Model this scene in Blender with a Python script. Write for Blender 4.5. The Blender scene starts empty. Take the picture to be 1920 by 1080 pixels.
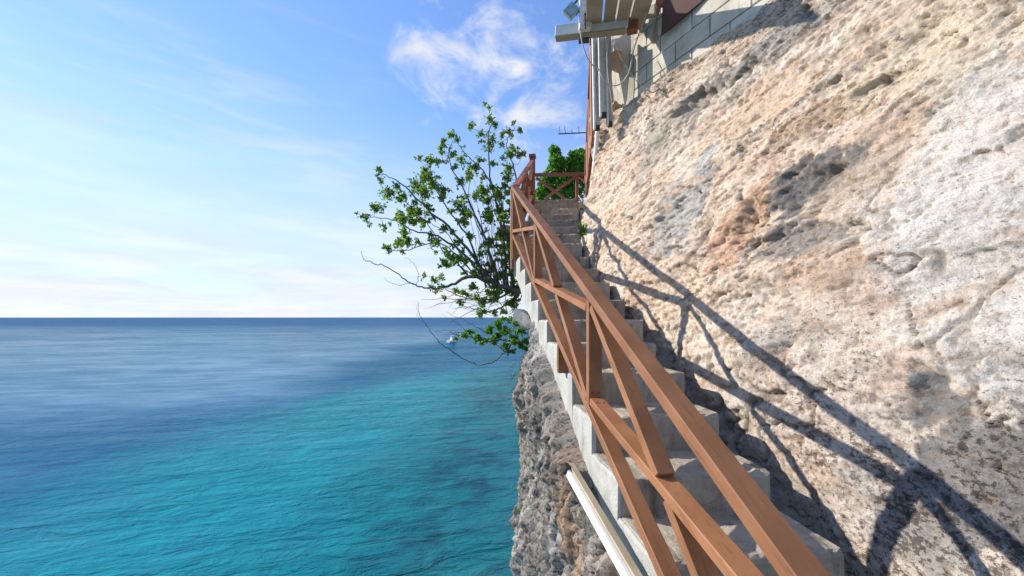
import bpy, bmesh, math, random
import numpy as np
from mathutils import Vector, Matrix
random.seed(7); rng = np.random.default_rng(7)
scene = bpy.context.scene
col = scene.collection
# ------------------------------------------------------------------ camera
# world frame: X = across the stairs towards the rock, Y = up along the stairs, Z = up, eye at the origin
TH = math.radians(7.75); CT, ST = math.cos(TH), math.sin(TH); F = 720.0
cam_d = bpy.data.cameras.new('camera'); cam = bpy.data.objects.new('camera', cam_d); col.objects.link(cam)
cam_d.sensor_width = 36; cam_d.lens = 36*F/1920; cam_d.shift_y = 55/1920
cam_d.clip_start = 0.02; cam_d.clip_end = 60000
cam.rotation_euler = (math.pi/2, 0, -TH); cam.location = (0, 0, 0)
scene.camera = cam
def P(u, v, d):
    X = (u-960)/F*d
    return Vector((X*CT + d*ST, -X*ST + d*CT, (595-v)/F*d))
# ------------------------------------------------------------------ node helpers
class N:
    def __init__(s, tree): s.t = tree; s.n = tree.nodes; s.l = tree.links
    def new(s, typ, **kw):
        n = s.n.new(typ)
        for k, v in kw.items(): setattr(n, k, v)
        return n
    def put(s, sock, val):
        if isinstance(val, bpy.types.NodeSocket): s.l.new(val, sock)
        elif val is not None:
            if hasattr(sock.default_value, '__len__') and not hasattr(val, '__len__'): val = (val,)*3
            if hasattr(sock.default_value, '__len__') and len(sock.default_value) == 4 and len(val) == 3: val = tuple(val)+(1,)
            sock.default_value = val
    def m(s, op, a, b=None, c=None, clamp=False):
        n = s.new('ShaderNodeMath', operation=op, use_clamp=clamp)
        s.put(n.inputs[0], a); s.put(n.inputs[1], b); s.put(n.inputs[2], c); return n.outputs[0]
    def v(s, op, a, b=None):
        n = s.new('ShaderNodeVectorMath', operation=op); s.put(n.inputs[0], a); s.put(n.inputs[1], b)
        return n.outputs['Value'] if op in ('DOT_PRODUCT', 'LENGTH', 'DISTANCE') else n.outputs[0]
    def noise(s, vec, scale, detail=4, rough=.55, dist=0):
        n = s.new('ShaderNodeTexNoise'); s.put(n.inputs['Vector'], vec); n.inputs['Scale'].default_value = scale
        n.inputs['Detail'].default_value = detail; n.inputs['Roughness'].default_value = rough
        n.inputs['Distortion'].default_value = dist; return n.outputs['Fac']
    def vor(s, vec, scale, feature='F1', rnd=1):
        n = s.new('ShaderNodeTexVoronoi', feature=feature); s.put(n.inputs['Vector'], vec); n.inputs['Scale'].default_value = scale
        n.inputs['Randomness'].default_value = rnd; return n.outputs['Distance']
    def mp(s, vec, scale=(1, 1, 1), rot=(0, 0, 0), loc=(0, 0, 0)):
        n = s.new('ShaderNodeMapping'); s.put(n.inputs[0], vec); n.inputs[1].default_value = loc
        n.inputs[2].default_value = rot; n.inputs[3].default_value = scale; return n.outputs[0]
    def ramp(s, fac, lo, hi, a=0., b=1., smooth=True):
        n = s.new('ShaderNodeMapRange', interpolation_type='SMOOTHSTEP' if smooth else 'LINEAR')
        s.put(n.inputs[0], fac); n.inputs[1].default_value = lo; n.inputs[2].default_value = hi
        n.inputs[3].default_value = a; n.inputs[4].default_value = b; return n.outputs[0]
    def mix(s, fac, a, b, blend='MIX'):
        n = s.new('ShaderNodeMix', data_type='RGBA', blend_type=blend)
        s.put(n.inputs[0], fac); s.put(n.inputs[6], a); s.put(n.inputs[7], b); return n.outputs[2]
    def bump(s, h, strength, dist, normal=None):
        n = s.new('ShaderNodeBump'); s.put(n.inputs['Strength'], strength); n.inputs['Distance'].default_value = dist
        s.put(n.inputs['Height'], h)
        if normal is not None: s.l.new(normal, n.inputs['Normal'])
        return n.outputs[0]
def material(name):
    m = bpy.data.materials.new(name); m.use_nodes = True; h = N(m.node_tree)
    bs = m.node_tree.nodes['Principled BSDF']; return m, h, bs
# ------------------------------------------------------------------ sky, sun, exposure
SUN = Vector((-1, .58, .665)).normalized()
w = bpy.data.worlds.new('World'); scene.world = w; w.use_nodes = True
h = N(w.node_tree); bg = w.node_tree.nodes['Background']
sky = h.new('ShaderNodeTexSky', sky_type='NISHITA'); sky.sun_disc = False
sky.sun_elevation = math.asin(SUN.z); sky.sun_rotation = math.atan2(SUN.x, SUN.y)
sky.air_density = 1.0; sky.dust_density = 0.05; sky.ozone_density = 2.2; sky.altitude = 0
tc = h.new('ShaderNodeTexCoord').outputs['Generated']
sep = h.new('ShaderNodeSeparateXYZ'); h.l.new(tc, sep.inputs[0])
zc = h.m('MAXIMUM', sep.outputs[2], 0.0); den = h.m('ADD', zc, .22)
cmb = h.new('ShaderNodeCombineXYZ')
h.put(cmb.inputs[0], h.m('DIVIDE', sep.outputs[0], den)); h.put(cmb.inputs[1], h.m('DIVIDE', sep.outputs[1], den)); h.put(cmb.inputs[2], h.m('MULTIPLY', zc, 1.5))
flat = cmb.outputs[0]
def blob(u, v, ru, amp=1.0):
    d = P(u, v, 1).normalized()
    dist = h.v('DISTANCE', tc, tuple(d))
    g = h.ramp(dist, ru*.25, ru*1.25, amp, 0.0)
    return g
puffy = h.noise(h.mp(tc, scale=(1, 1, 1.5)), 9, 8, .6, .35)
soft = h.noise(h.mp(flat, scale=(1, 1, 1)), 1.5, 6, .55, .6)
streak = h.noise(h.mp(tc, scale=(1.2, 1.2, 7)), 3.2, 7, .58, .3)
acc = None
for b_ in ((840, 130, .12, 1), (890, 80, .10, 1), (975, 95, .08, 1), (1010, 185, .15, 1), (1070, 230, .12, 1), (930, 215, .10, .8), (1090, 120, .07, .7), (808, 12, .05, .8)):
    g = blob(*b_); acc = g if acc is None else h.m('MAXIMUM', acc, g)
c1 = h.m('MULTIPLY', h.ramp(h.m('ADD', puffy, h.m('MULTIPLY', acc, .24)), .57, .92), h.ramp(acc, 0, .25), clamp=True)
acc2 = None
for b_ in ((620, 390, .16, 1), (700, 370, .10, .7), (350, 420, .42, .8), (60, 400, .36, 1), (560, 510, .4, 1), (520, 50, .20, .25), (660, 120, .12, .25), (60, 320, .2, .2), (250, 470, .4, .9)):
    g = blob(*b_); acc2 = g if acc2 is None else h.m('MAXIMUM', acc2, g)
c2 = h.m('MULTIPLY', h.ramp(h.m('ADD', streak, h.m('MULTIPLY', acc2, .28)), .50, .92), h.ramp(acc2, 0, .5), clamp=True)
low = h.m('MULTIPLY', h.ramp(sep.outputs[2], .02, .50, 1, 0), h.ramp(streak, .25, .7, .72, 1.0))
cloud = h.m('MAXIMUM', h.m('MULTIPLY', c1, 1.0), h.m('MULTIPLY', c2, .45))
cloud = h.m('MAXIMUM', cloud, h.m('MULTIPLY', low, 1.0))
ccol = h.mix(h.ramp(h.noise(h.mp(tc, scale=(1, 1, 6)), 4, 5, .5), .35, .7), (5.6, 6.0, 6.9), (7.0, 7.05, 7.4))
gm = h.new('ShaderNodeGamma'); h.l.new(sky.outputs[0], gm.inputs[0]); gm.inputs[1].default_value = .8
SKYB = h.mix(1.0, gm.outputs[0], (1.50, 1.86, 2.55), 'MULTIPLY')
h.l.new(h.mix(cloud, SKYB, ccol), bg.inputs[0]); bg.inputs[1].default_value = 0.090
sd = bpy.data.lights.new('sun', 'SUN'); sd.energy = 4.6; sd.angle = math.radians(.5); sd.color = (1, .95, .87)
so = bpy.data.objects.new('sun', sd); col.objects.link(so); so.rotation_euler = SUN.to_track_quat('Z', 'Y').to_euler(); so.location = (-20, 12, 14)
scene.view_settings.view_transform = 'Standard'; scene.view_settings.look = 'None'; scene.view_settings.gamma = 1
scene.view_settings.exposure = 0.58
scene.render.engine = 'CYCLES'
# ------------------------------------------------------------------ object helpers
def link(name, me, m=None, parent=None, smooth=False):
    o = bpy.data.objects.new(name, me); col.objects.link(o)
    if m: me.materials.append(m)
    if parent: o.parent = parent
    if smooth: me.polygons.foreach_set('use_smooth', [True]*len(me.polygons))
    return o
def pymesh(name, vs, fs, m=None, parent=None, smooth=False):
    me = bpy.data.meshes.new(name); me.from_pydata([tuple(v) for v in vs], [], fs); me.update()
    return link(name, me, m, parent, smooth)
def fin(name, bm, m=None, parent=None, smooth=False, bevel=0):
    if bevel: bmesh.ops.bevel(bm, geom=bm.edges[:], offset=bevel, segments=1, affect='EDGES', clamp_overlap=True)
    bmesh.ops.recalc_face_normals(bm, faces=bm.faces[:])
    me = bpy.data.meshes.new(name); bm.to_mesh(me); bm.free(); return link(name, me, m, parent, smooth)
def tag(o, label=None, cat=None, group=None, kind=None):
    if label: o['label'] = label
    if cat: o['category'] = cat
    if group: o['group'] = group
    if kind: o['kind'] = kind
    return o
def thing(name, label, cat, loc=(0, 0, 0), group=None):
    o = bpy.data.objects.new(name, None); col.objects.link(o); o.location = loc; o.empty_display_size = .1
    return tag(o, label, cat, group)
def inv(o, parent):
    o.parent = parent; o.matrix_parent_inverse = Matrix.Translation(-Vector(parent.location)); return o
def beam_bm(bm, p0, p1, wdir, wid, thk):
    """box from p0 to p1, wid along wdir, thk in the third direction"""
    p0, p1 = Vector(p0), Vector(p1); ax = (p1-p0).normalized(); wd = Vector(wdir); wd = (wd-ax*wd.dot(ax)).normalized(); td = ax.cross(wd)
    vs = [bm.verts.new(q + wd*(sx*wid/2) + td*(sy*thk/2)) for q in (p0, p1) for sx, sy in ((-1, -1), (1, -1), (1, 1), (-1, 1))]
    for f in ((0, 1, 2, 3), (7, 6, 5, 4), (0, 4, 5, 1), (1, 5, 6, 2), (2, 6, 7, 3), (3, 7, 4, 0)): bm.faces.new([vs[i] for i in f])
    return vs
def beam(name, p0, p1, wdir, wid, thk, m, parent, bevel=.003):
    bm = bmesh.new(); beam_bm(bm, p0, p1, wdir, wid, thk); o = fin(name, bm, m, None, bevel=bevel)
    # object-space origin at p0 so the grain can follow; keep world coords
    return inv(o, parent) if parent else o
def tube_data(pts, rads, seg, vs, fs):
    base = len(vs); pts = [Vector(p) for p in pts]; prev = None
    for i, p in enumerate(pts):
        t = (pts[min(i+1, len(pts)-1)]-pts[max(i-1, 0)]).normalized()
        a = (prev - t*prev.dot(t)).normalized() if prev is not None else t.orthogonal().normalized()
        prev = a; b = t.cross(a)
        for k in range(seg):
            an = 2*math.pi*k/seg; vs.append(p + (a*math.cos(an)+b*math.sin(an))*rads[i])
    for i in range(len(pts)-1):
        for k in range(seg):
            k2 = (k+1) % seg; fs.append((base+i*seg+k, base+i*seg+k2, base+(i+1)*seg+k2, base+(i+1)*seg+k))
    fs.append(tuple(base+k for k in range(seg))[::-1]); fs.append(tuple(base+(len(pts)-1)*seg+k for k in range(seg)))
def smoothpts(pts, n=4):
    pts = [Vector(p) for p in pts]; out = []
    for i in range(len(pts)-1):
        p0, p1, p2, p3 = pts[max(i-1, 0)], pts[i], pts[i+1], pts[min(i+2, len(pts)-1)]
        for k in range(n):
            t = k/n; out.append(.5*((2*p1)+(p2-p0)*t+(2*p0-5*p1+4*p2-p3)*t*t+(-p0+3*p1-3*p2+p3)*t**3))
    out.append(pts[-1]); return out
# ------------------------------------------------------------------ numpy noise
PERM = rng.permutation(512); GR = rng.normal(size=(512, 2)); GR /= np.linalg.norm(GR, axis=1)[:, None]
def hsh(i, j): return PERM[(PERM[(i & 511)] + j) & 511]
def perlin(x, y):
    i = np.floor(x).astype(int); j = np.floor(y).astype(int); fx = x-i; fy = y-j
    def g(a, b, dx, dy): q = GR[hsh(i+a, j+b)]; return q[..., 0]*dx+q[..., 1]*dy
    u = fx**3*(fx*(fx*6-15)+10); v = fy**3*(fy*(fy*6-15)+10)
    return ((g(0, 0, fx, fy)*(1-u)+g(1, 0, fx-1, fy)*u)*(1-v)+(g(0, 1, fx, fy-1)*(1-u)+g(1, 1, fx-1, fy-1)*u)*v)*1.6
def fbm(x, y, oct=5, gain=.5, off=0):
    s = 0; a = 1
    for o in range(oct): s = s+a*perlin(x*2**o+17.3*o+off, y*2**o+9.1*o-off); a *= gain
    return s
def ridge(x, y, oct=4, gain=.55, off=0):
    s = 0; a = 1
    for o in range(oct): s = s+a*(1-2*np.abs(perlin(x*2**o+31.3*o+off, y*2**o+5.1*o+off))); a *= gain
    return s
def sstep(a, b, x): t = np.clip((x-a)/(b-a), 0, 1); return t*t*(3-2*t)
def grid_mesh(name, PX, PY, PZ, m, attrs, flip=False):
    n0, n1 = PX.shape
    me = bpy.data.meshes.new(name); idx = np.arange(n0*n1).reshape(n0, n1)
    q = np.stack([idx[:-1, :-1], idx[1:, :-1], idx[1:, 1:], idx[:-1, 1:]], -1).reshape(-1, 4)
    if flip: q = q[:, ::-1]
    me.vertices.add(n0*n1); me.vertices.foreach_set('co', np.stack([PX, PY, PZ], -1).astype('f4').ravel())
    me.loops.add(q.size); me.loops.foreach_set('vertex_index', q.astype('i4').ravel())
    me.polygons.add(len(q)); me.polygons.foreach_set('loop_start', (np.arange(len(q))*4).astype('i4'))
    me.polygons.foreach_set('loop_total', np.full(len(q), 4, 'i4')); me.update(calc_edges=True)
    for k, arr in attrs.items():
        at = me.attributes.new(k, 'FLOAT_COLOR', 'POINT'); c = np.ones((n0*n1, 4), 'f4'); c[:, :3] = arr.reshape(-1, 3)
        at.data.foreach_set('color', c.ravel())
    return link(name, me, m, None, True)
# ------------------------------------------------------------------ materials
def rock_material():
    m, h, bs = material('rock'); tc = h.new('ShaderNodeTexCoord').outputs['Object']
    at = h.new('ShaderNodeAttribute', attribute_name='tint').outputs['Color']
    n1 = h.noise(h.mp(tc, scale=(1, .8, 1.2)), 42, 8, .72); n2 = h.noise(tc, 170, 4, .65); n3 = h.noise(h.mp(tc, scale=(1, .45, 1.3)), 9, 6, .6, .5)
    c = h.mix(h.ramp(n3, .38, .68), at, h.mix(1.0, at, (1.10, 1.06, 1.03), 'MULTIPLY'))
    c = h.mix(h.m('MULTIPLY', h.ramp(n1, .50, .62), .42), c, h.mix(1.0, at, (.62, .52, .44), 'MULTIPLY'))
    c = h.mix(h.m('MULTIPLY', h.ramp(n2, .54, .66), .42), c, h.mix(1.0, at, (.50, .46, .42), 'MULTIPLY'))
    sp = h.new('ShaderNodeAttribute', attribute_name='speck').outputs['Fac']
    q1 = h.noise(h.mp(tc, scale=(1, .80, 1.0), rot=(.35, 0, 0)), 50, 7, .74, .15); q2 = h.noise(tc, 12, 5, .6)
    thr = h.m('SUBTRACT', .655, h.m('ADD', h.m('MULTIPLY', sp, .15), h.m('MULTIPLY', h.m('SUBTRACT', q2, .5), .35)))
    kk = h.m('MULTIPLY', h.m('SUBTRACT', q1, thr), 28, clamp=True)
    c = h.mix(h.m('MULTIPLY', kk, .85), c, h.mix(1.0, at, (.24, .21, .19), 'MULTIPLY'))
    q3 = h.noise(h.mp(tc, scale=(1, .6, 1.2), rot=(.35, 0, 0)), 9, 8, .7, 1.0)
    ln = h.m('SUBTRACT', 1.0, h.m('MULTIPLY', h.m('ABSOLUTE', h.m('SUBTRACT', q3, .5)), 90), clamp=True)
    ln = h.m('MULTIPLY', ln, h.ramp(h.noise(tc, 5, 3, .5), .52, .62))
    c = h.mix(h.m('MULTIPLY', ln, .85), c, h.mix(1.0, at, (.28, .23, .19), 'MULTIPLY'))
    h.put(bs.inputs['Base Color'], c); bs.inputs['Roughness'].default_value = .95; bs.inputs['Specular IOR Level'].default_value = .15
    v1 = h.vor(h.mp(tc, scale=(1, .6, 1)), 55); hgt = h.m('ADD', h.m('MULTIPLY', n1, .9), h.m('MULTIPLY', n2, .35))
    hgt = h.m('ADD', hgt, h.m('MULTIPLY', h.ramp(v1, 0, .35), .25))
    n4 = h.noise(h.mp(tc, scale=(1, .7, 1.2), rot=(.5, 0, 0)), 85, 5, .75)
    h.l.new(h.bump(n4, 1.0, .012, h.bump(hgt, 1.0, .016)), bs.inputs['Normal']); return m
ROCK = rock_material()
def concrete(name, c0, c1, dark=(.3, .27, .24), bumpd=.006, sc=6, stain=.35):
    m, h, bs = material(name); tc = h.new('ShaderNodeTexCoord').outputs['Object']
    n = h.noise(tc, sc, 6, .6, .4); n2 = h.noise(tc, 70, 5, .7); n3 = h.noise(h.mp(tc, scale=(1, 1, .35)), 9, 5, .6)
    c = h.mix(h.ramp(n, .35, .65), c0, c1); c = h.mix(h.m('MULTIPLY', h.ramp(n3, .52, .75), stain), c, dark)
    c = h.mix(h.m('MULTIPLY', h.ramp(n2, .58, .72), .35), c, dark)
    rn = h.new('ShaderNodeObjectInfo').outputs['Random']; hv = h.new('ShaderNodeHueSaturation'); h.put(hv.inputs['Color'], c); h.put(hv.inputs['Value'], h.ramp(rn, 0, 1, .88, 1.08, False)); c = hv.outputs[0]
    h.put(bs.inputs['Base Color'], c); bs.inputs['Roughness'].default_value = .9; bs.inputs['Specular IOR Level'].default_value = .2
    hh = h.m('ADD', n2, h.m('MULTIPLY', h.noise(tc, 18, 4, .6), .8)); h.l.new(h.bump(hh, .6, bumpd), bs.inputs['Normal']); return m
CONC = concrete('step_concrete', (.29, .245, .19), (.42, .365, .285), (.10, .08, .055), .012, 7, .8)
PLAST = concrete('stringer_plaster', (.37, .36, .32), (.47, .455, .405), (.19, .17, .13), .012, 6, .55)
CGREY = concrete('grey_concrete', (.34, .33, .30), (.45, .43, .39), (.16, .14, .12))
BLOCK = concrete('block_concrete', (.52, .46, .37), (.64, .585, .49), (.26, .22, .17), .010, 5, .5)
MORT = concrete('mortar', (.32, .28, .22), (.42, .37, .30), (.14, .12, .1))
def wood(name, base, var, rough=.6, spec=.3, gs=1.0, gr=.25):
    m, h, bs = material(name); g = h.new('ShaderNodeTexCoord').outputs['Object']
    n = h.noise(h.mp(h.mp(g, rot=(math.radians(-27.6), 0, 0)), scale=(28, 1.6, 28)), 2.6*gs, 7, .68, .6); n2 = h.noise(g, 5, 4, .5); n3 = h.noise(g, 90, 3, .6)
    c = h.mix(h.ramp(n2, .3, .7), base, var); c = h.mix(h.m('MULTIPLY', h.ramp(n, .5, .75), gr), c, tuple(x*.55 for x in base))
    c = h.mix(h.m('MULTIPLY', h.ramp(n3, .62, .75), .25), c, tuple(x*.6 for x in base))
    rn = h.new('ShaderNodeObjectInfo').outputs['Random']; hv = h.new('ShaderNodeHueSaturation'); h.put(hv.inputs['Color'], c); h.put(hv.inputs['Value'], h.ramp(rn, 0, 1, .84, 1.14, False)); c = hv.outputs[0]
    h.put(bs.inputs['Base Color'], c); bs.inputs['Roughness'].default_value = rough; bs.inputs['Specular IOR Level'].default_value = spec
    h.l.new(h.bump(h.m('ADD', n, h.m('MULTIPLY', n3, .3)), .3, .003), bs.inputs['Normal']); return m
WOOD = wood('stained_wood', (.225, .090, .037), (.30, .133, .058), .6, .3, 1, .75)
WOODD = wood('dark_stained_wood', (.24, .085, .045), (.30, .12, .065))
WHITEP = wood('white_paint', (.72, .71, .68), (.80, .79, .76), .5, .3, 1, .12)
KHAKI = wood('bare_timber', (.36, .29, .19), (.45, .37, .25), .8, .2, 1, .5)
DECKW = wood('deck_timber', (.24, .20, .15), (.33, .27, .20), .8, .2, 1, .5)
def plain(name, c, rough=.5, metal=0, spec=.5):
    m, h, bs = material(name); tc = h.new('ShaderNodeTexCoord').outputs['Object']; n = h.noise(tc, 25, 4, .6)
    h.put(bs.inputs['Base Color'], h.mix(h.ramp(n, .35, .7), c, tuple(x*.75 for x in c))); bs.inputs['Roughness'].default_value = rough
    bs.inputs['Metallic'].default_value = metal; bs.inputs['Specular IOR Level'].default_value = spec; return m
METAL = plain('dark_metal', (.06, .07, .08), .5, .6); CABLE = plain('cable', (.42, .40, .37), .6); CABLED = plain('dark_cable', (.10, .09, .08), .7)
GALV = plain('weathered_metal', (.30, .36, .37), .5, .3); BOLT = plain('screw_head', (.05, .035, .03), .5, .5); RUST = plain('rust', (.32, .13, .04), .9)
CHAN = plain('white_channel', (.66, .655, .63), .55); BARK = concrete('bark', (.10, .085, .07), (.18, .155, .13), (.05, .04, .035), .006, 12, .5)
LENS = plain('lamp_glass', (.25, .38, .40), .15, 0, .8); BRICK = concrete('brick_rubble', (.42, .29, .20), (.5, .37, .27), (.25, .15, .1))
def leafmat(name, c0, c1, c2):
    m, h, bs = material(name); g = h.new('ShaderNodeNewGeometry').outputs['Random Per Island']
    c = h.mix(h.ramp(g, .0, .75, smooth=False), c0, c1); c = h.mix(h.ramp(g, .82, .98, smooth=False), c, c2)
    h.put(bs.inputs['Base Color'], c); bs.inputs['Roughness'].default_value = .45; bs.inputs['Specular IOR Level'].default_value = .45
    tr = h.new('ShaderNodeBsdfTranslucent'); h.put(tr.inputs[0], h.mix(1.0, c, (1.3, 1.5, .6), 'MULTIPLY')); mx = h.new('ShaderNodeMixShader'); mx.inputs[0].default_value = .45
    h.l.new(bs.outputs[0], mx.inputs[1]); h.l.new(tr.outputs[0], mx.inputs[2]); h.l.new(mx.outputs[0], h.n['Material Output'].inputs[0]); return m
LEAF = leafmat('leaf', (.07, .15, .03), (.18, .30, .05), (.42, .36, .07))
LEAFB = leafmat('bush_leaf', (.04, .12, .015), (.11, .27, .03), (.20, .30, .05))
LEAFD = leafmat('dry_leaf', (.12, .12, .04), (.22, .20, .07), (.3, .22, .1))
# ------------------------------------------------------------------ water
WZ = -8.5
m, h, bs = material('sea_water'); WATER = m
gp = h.new('ShaderNodeNewGeometry').outputs['Position']
s_ = h.v('DOT_PRODUCT', gp, (CT, -ST, 0)); y_ = h.v('DOT_PRODUCT', gp, (ST, CT, 0))
big = h.noise(gp, .035, 4, .5); mid = h.noise(gp, .16, 5, .6); sml = h.noise(gp, .6, 5, .6)
edge = h.m('ADD', h.m('MULTIPLY', h.m('MAXIMUM', h.m('SUBTRACT', y_, 38), 0), .50), -22.5)
e = h.m('ADD', h.m('SUBTRACT', s_, edge), h.m('MULTIPLY', h.m('SUBTRACT', mid, .5), 9))
shal = h.ramp(e, -6, 8)
near = h.ramp(h.m('ADD', s_, h.m('MULTIPLY', h.m('SUBTRACT', mid, .5), 10)), -13, -1)
deep = h.mix(h.ramp(y_, 60, 500), (.002, .095, .170), (.003, .080, .19))
turq = h.mix(near, (.0, .200, .222), (.0, .118, .118))
turq = h.mix(h.ramp(y_, 45, 90), turq, (.0, .13, .25))
c = h.mix(shal, deep, turq)
sand = h.m('MULTIPLY', h.ramp(mid, .50, .72), h.m('MULTIPLY', near, .55))
c = h.mix(sand, c, (.005, .17, .165))
patch = h.m('MULTIPLY', h.ramp(h.m('ADD', h.m('MULTIPLY', mid, .55), h.m('MULTIPLY', sml, .45)), .47, .60), h.m('MULTIPLY', h.ramp(s_, -9, -1.5), .85))
c = h.mix(patch, c, (.0, .040, .052))
WCOL = c
wv = h.mp(gp, rot=(0, 0, math.radians(-20)), scale=(.55, 1.25, 1))
w1 = h.noise(wv, .42, 3, .5, .3); w2 = h.noise(wv, 1.15, 5, .62, .9); w3 = h.noise(wv, 6, 3, .6)
hh = h.m('ADD', h.m('MULTIPLY', w1, 1.3), h.m('ADD', h.m('MULTIPLY', w2, .62), h.m('MULTIPLY', w3, .10)))
slick = h.m('MULTIPLY', h.ramp(h.m('ADD', s_, h.m('MULTIPLY', h.m('SUBTRACT', big, .5), 30)), -38, -22, 1, 0), h.m('MULTIPLY', h.ramp(y_, 22, 45), h.ramp(y_, 90, 480, 1, 0)))
gust = h.noise(h.mp(gp, rot=(0, 0, -TH), scale=(.35, 1, 1)), .05, 4, .6)
st = h.m('MULTIPLY', h.m('ADD', h.m('MULTIPLY', slick, -.55), 1.0), h.ramp(gust, .3, .7, .7, 1.15))
nb = h.bump(hh, st, .75)
df = h.new('ShaderNodeBsdfDiffuse'); h.put(df.inputs[0], WCOL); h.put(df.inputs['Normal'], nb)
gl = h.new('ShaderNodeBsdfGlossy'); gl.inputs['Roughness'].default_value = .07; h.put(gl.inputs['Normal'], h.bump(hh, st, .07)); h.put(gl.inputs[0], (.78, .92, 1.0))
fr = h.new('ShaderNodeFresnel'); fr.inputs[0].default_value = 1.333; h.put(fr.inputs['Normal'], nb)
gust2 = h.m('ADD', h.m('MULTIPLY', h.noise(h.mp(gp, rot=(0, 0, -TH-.30), scale=(.35, 1, 1)), .07, 8, .72), .6), h.m('MULTIPLY', h.noise(h.mp(gp, rot=(0, 0, -TH-.15), scale=(.3, 1, 1)), .55, 5, .65), .4))
cap = h.m('MULTIPLY', h.m('ADD', h.m('MULTIPLY', h.ramp(gust2, .38, .64), .65), .62), h.m('ADD', h.m('MULTIPLY', slick, .20), h.ramp(y_, 10, 60, .13, .15)))
mx = h.new('ShaderNodeMixShader'); h.put(mx.inputs[0], h.m('MINIMUM', h.m('MULTIPLY', fr.outputs[0], .75), cap)); h.l.new(df.outputs[0], mx.inputs[1]); h.l.new(gl.outputs[0], mx.inputs[2]); h.l.new(mx.outputs[0], h.n['Material Output'].inputs[0])
bm = bmesh.new()
rings = [0, 30, 80, 200, 600, 2000, 8000, 30000]
prev = None
for r in rings:
    ring = [bm.verts.new((r*math.cos(2*math.pi*k/48), r*math.sin(2*math.pi*k/48), WZ)) for k in range(48)] if r else [bm.verts.new((0, 0, WZ))]
    if prev:
        for k in range(48):
            if len(prev) == 1: bm.faces.new((prev[0], ring[k], ring[(k+1) % 48]))
            else: bm.faces.new((prev[k], ring[k], ring[(k+1) % 48], prev[(k+1) % 48]))
    prev = ring
tag(fin('sea', bm, WATER), kind='structure', label='turquoise sea turning deep blue towards the horizon')
# ------------------------------------------------------------------ rock face above the stairs
class OnGrid:
    def __init__(s, PX, PY, PZ):
        d = PX*ST+PY*CT; d = np.where(d < .1, .1, d); s.U = 960+F*(PX*CT-PY*ST)/d; s.V = 595-F*PZ/d; s.Y = PY; s.Z = PZ
    def __call__(s, u, v):
        i = np.argmin((s.U-u)**2+(s.V-v)**2); return float(s.Y.flat[i]), float(s.Z.flat[i])
def nose(a): return -.877 + .523*(a-1.237)
def blend_blobs(C, A, Z, items, on):
    for (u, v, d, ra, rz, c_, amt) in items:
        py, pz = on(u, v); n_ = fbm(A*5+3, Z*5+u*.01, 5, .65)
        r = np.sqrt(((A-py)/ra)**2+((Z-pz)/rz)**2) + .5*n_
        k = (sstep(1.08, .90, r)*amt)[..., None]; C[:] = C*(1-k)+np.array(c_)*k
av = np.concatenate([np.arange(-.6, .6, .03), np.arange(.6, 3.0, .0105), np.arange(3.0, 5.3, .014), np.arange(5.3, 7.6, .05)])
zv = np.arange(-2.2, 3.25, .0125)
A, Z = np.meshgrid(av, zv, indexing='ij')
t = Z-nose(np.minimum(A, 5.3))
b0 = 1.59 - .11*sstep(2.6, 4.4, A)
b1 = b0 + .04*sstep(-.05, .25, t)
btop = 1.98+.348*(4.78-np.clip(A, .3, 5.2))
B = b1 + (np.maximum(btop-b1, .05))*np.clip((t-.25)/np.maximum(2.8-nose(np.minimum(A, 5.2))-.25, .4), 0, 1.3)**1.05
B -= .30*sstep(-.22, -.75, t)
D_ = A*CT + B*ST
far = sstep(4.6, 5.1, A)
B = np.where(A > 4.5, B*(1-far)+far*(.352*D_ + .25*np.clip(A-5.05, 0, 9)*sstep(5.0, 5.6, A)), B)
strX, strY = A*.60-Z*.15, Z*1.0+A*.22
big_ = fbm(strX*1.3, strY*1.6, 3, .5, 3)
midn = fbm(strX*4.0, strY*6.0, 4, .55, 11)
rdg = ridge(strX*3.2, strY*5.0, 4, .55, 5)
fine = fbm(A*13-Z*3, Z*22+A*5, 4, .62, 7); fine2 = ridge(A*24-Z*8, Z*44+A*11, 2, .5, 9)
pits = np.maximum(sstep(.55, .75, fbm(A*8-Z*2, Z*14+A*4, 5, .65, 23)), .6*sstep(.50, .70, fbm(A*17-Z*5, Z*36+A*9, 3, .6, 29)))
crk = sstep(.90, 1.0, 1-np.abs(perlin(A*1.7+.5*fbm(A*3, Z*3, 3), Z*1.5+.5*fbm(A*3+9, Z*3, 3))))*sstep(.0, .5, perlin(A*1.1+40, Z*1.1))
rough = .55+.6*sstep(-.3, .5, fbm(A*.8+5, Z*.8, 3)) + .6*sstep(1.5, 3.0, A)*sstep(1.0, 2.4, Z)
amp = .5+.5*sstep(-.1, .45, t)
rough = rough*(1-.5*sstep(2.2, 1.2, A+.3*Z))
disp = (.065*big_ + .016*midn*rough + .007*rdg*rough + .009*fine*rough+.0045*fine2*rough+.004*fbm(A*34, Z*40, 2))*amp
dep = .028*pits*np.clip(rough, 0, 1.1) + .030*crk
ON = OnGrid(B - disp, A, Z)
CRK = np.zeros(A.shape); wob = .018*fbm(A*9, Z*9, 3); wob2 = .018*fbm(A*9+40, Z*9, 3)
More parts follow.
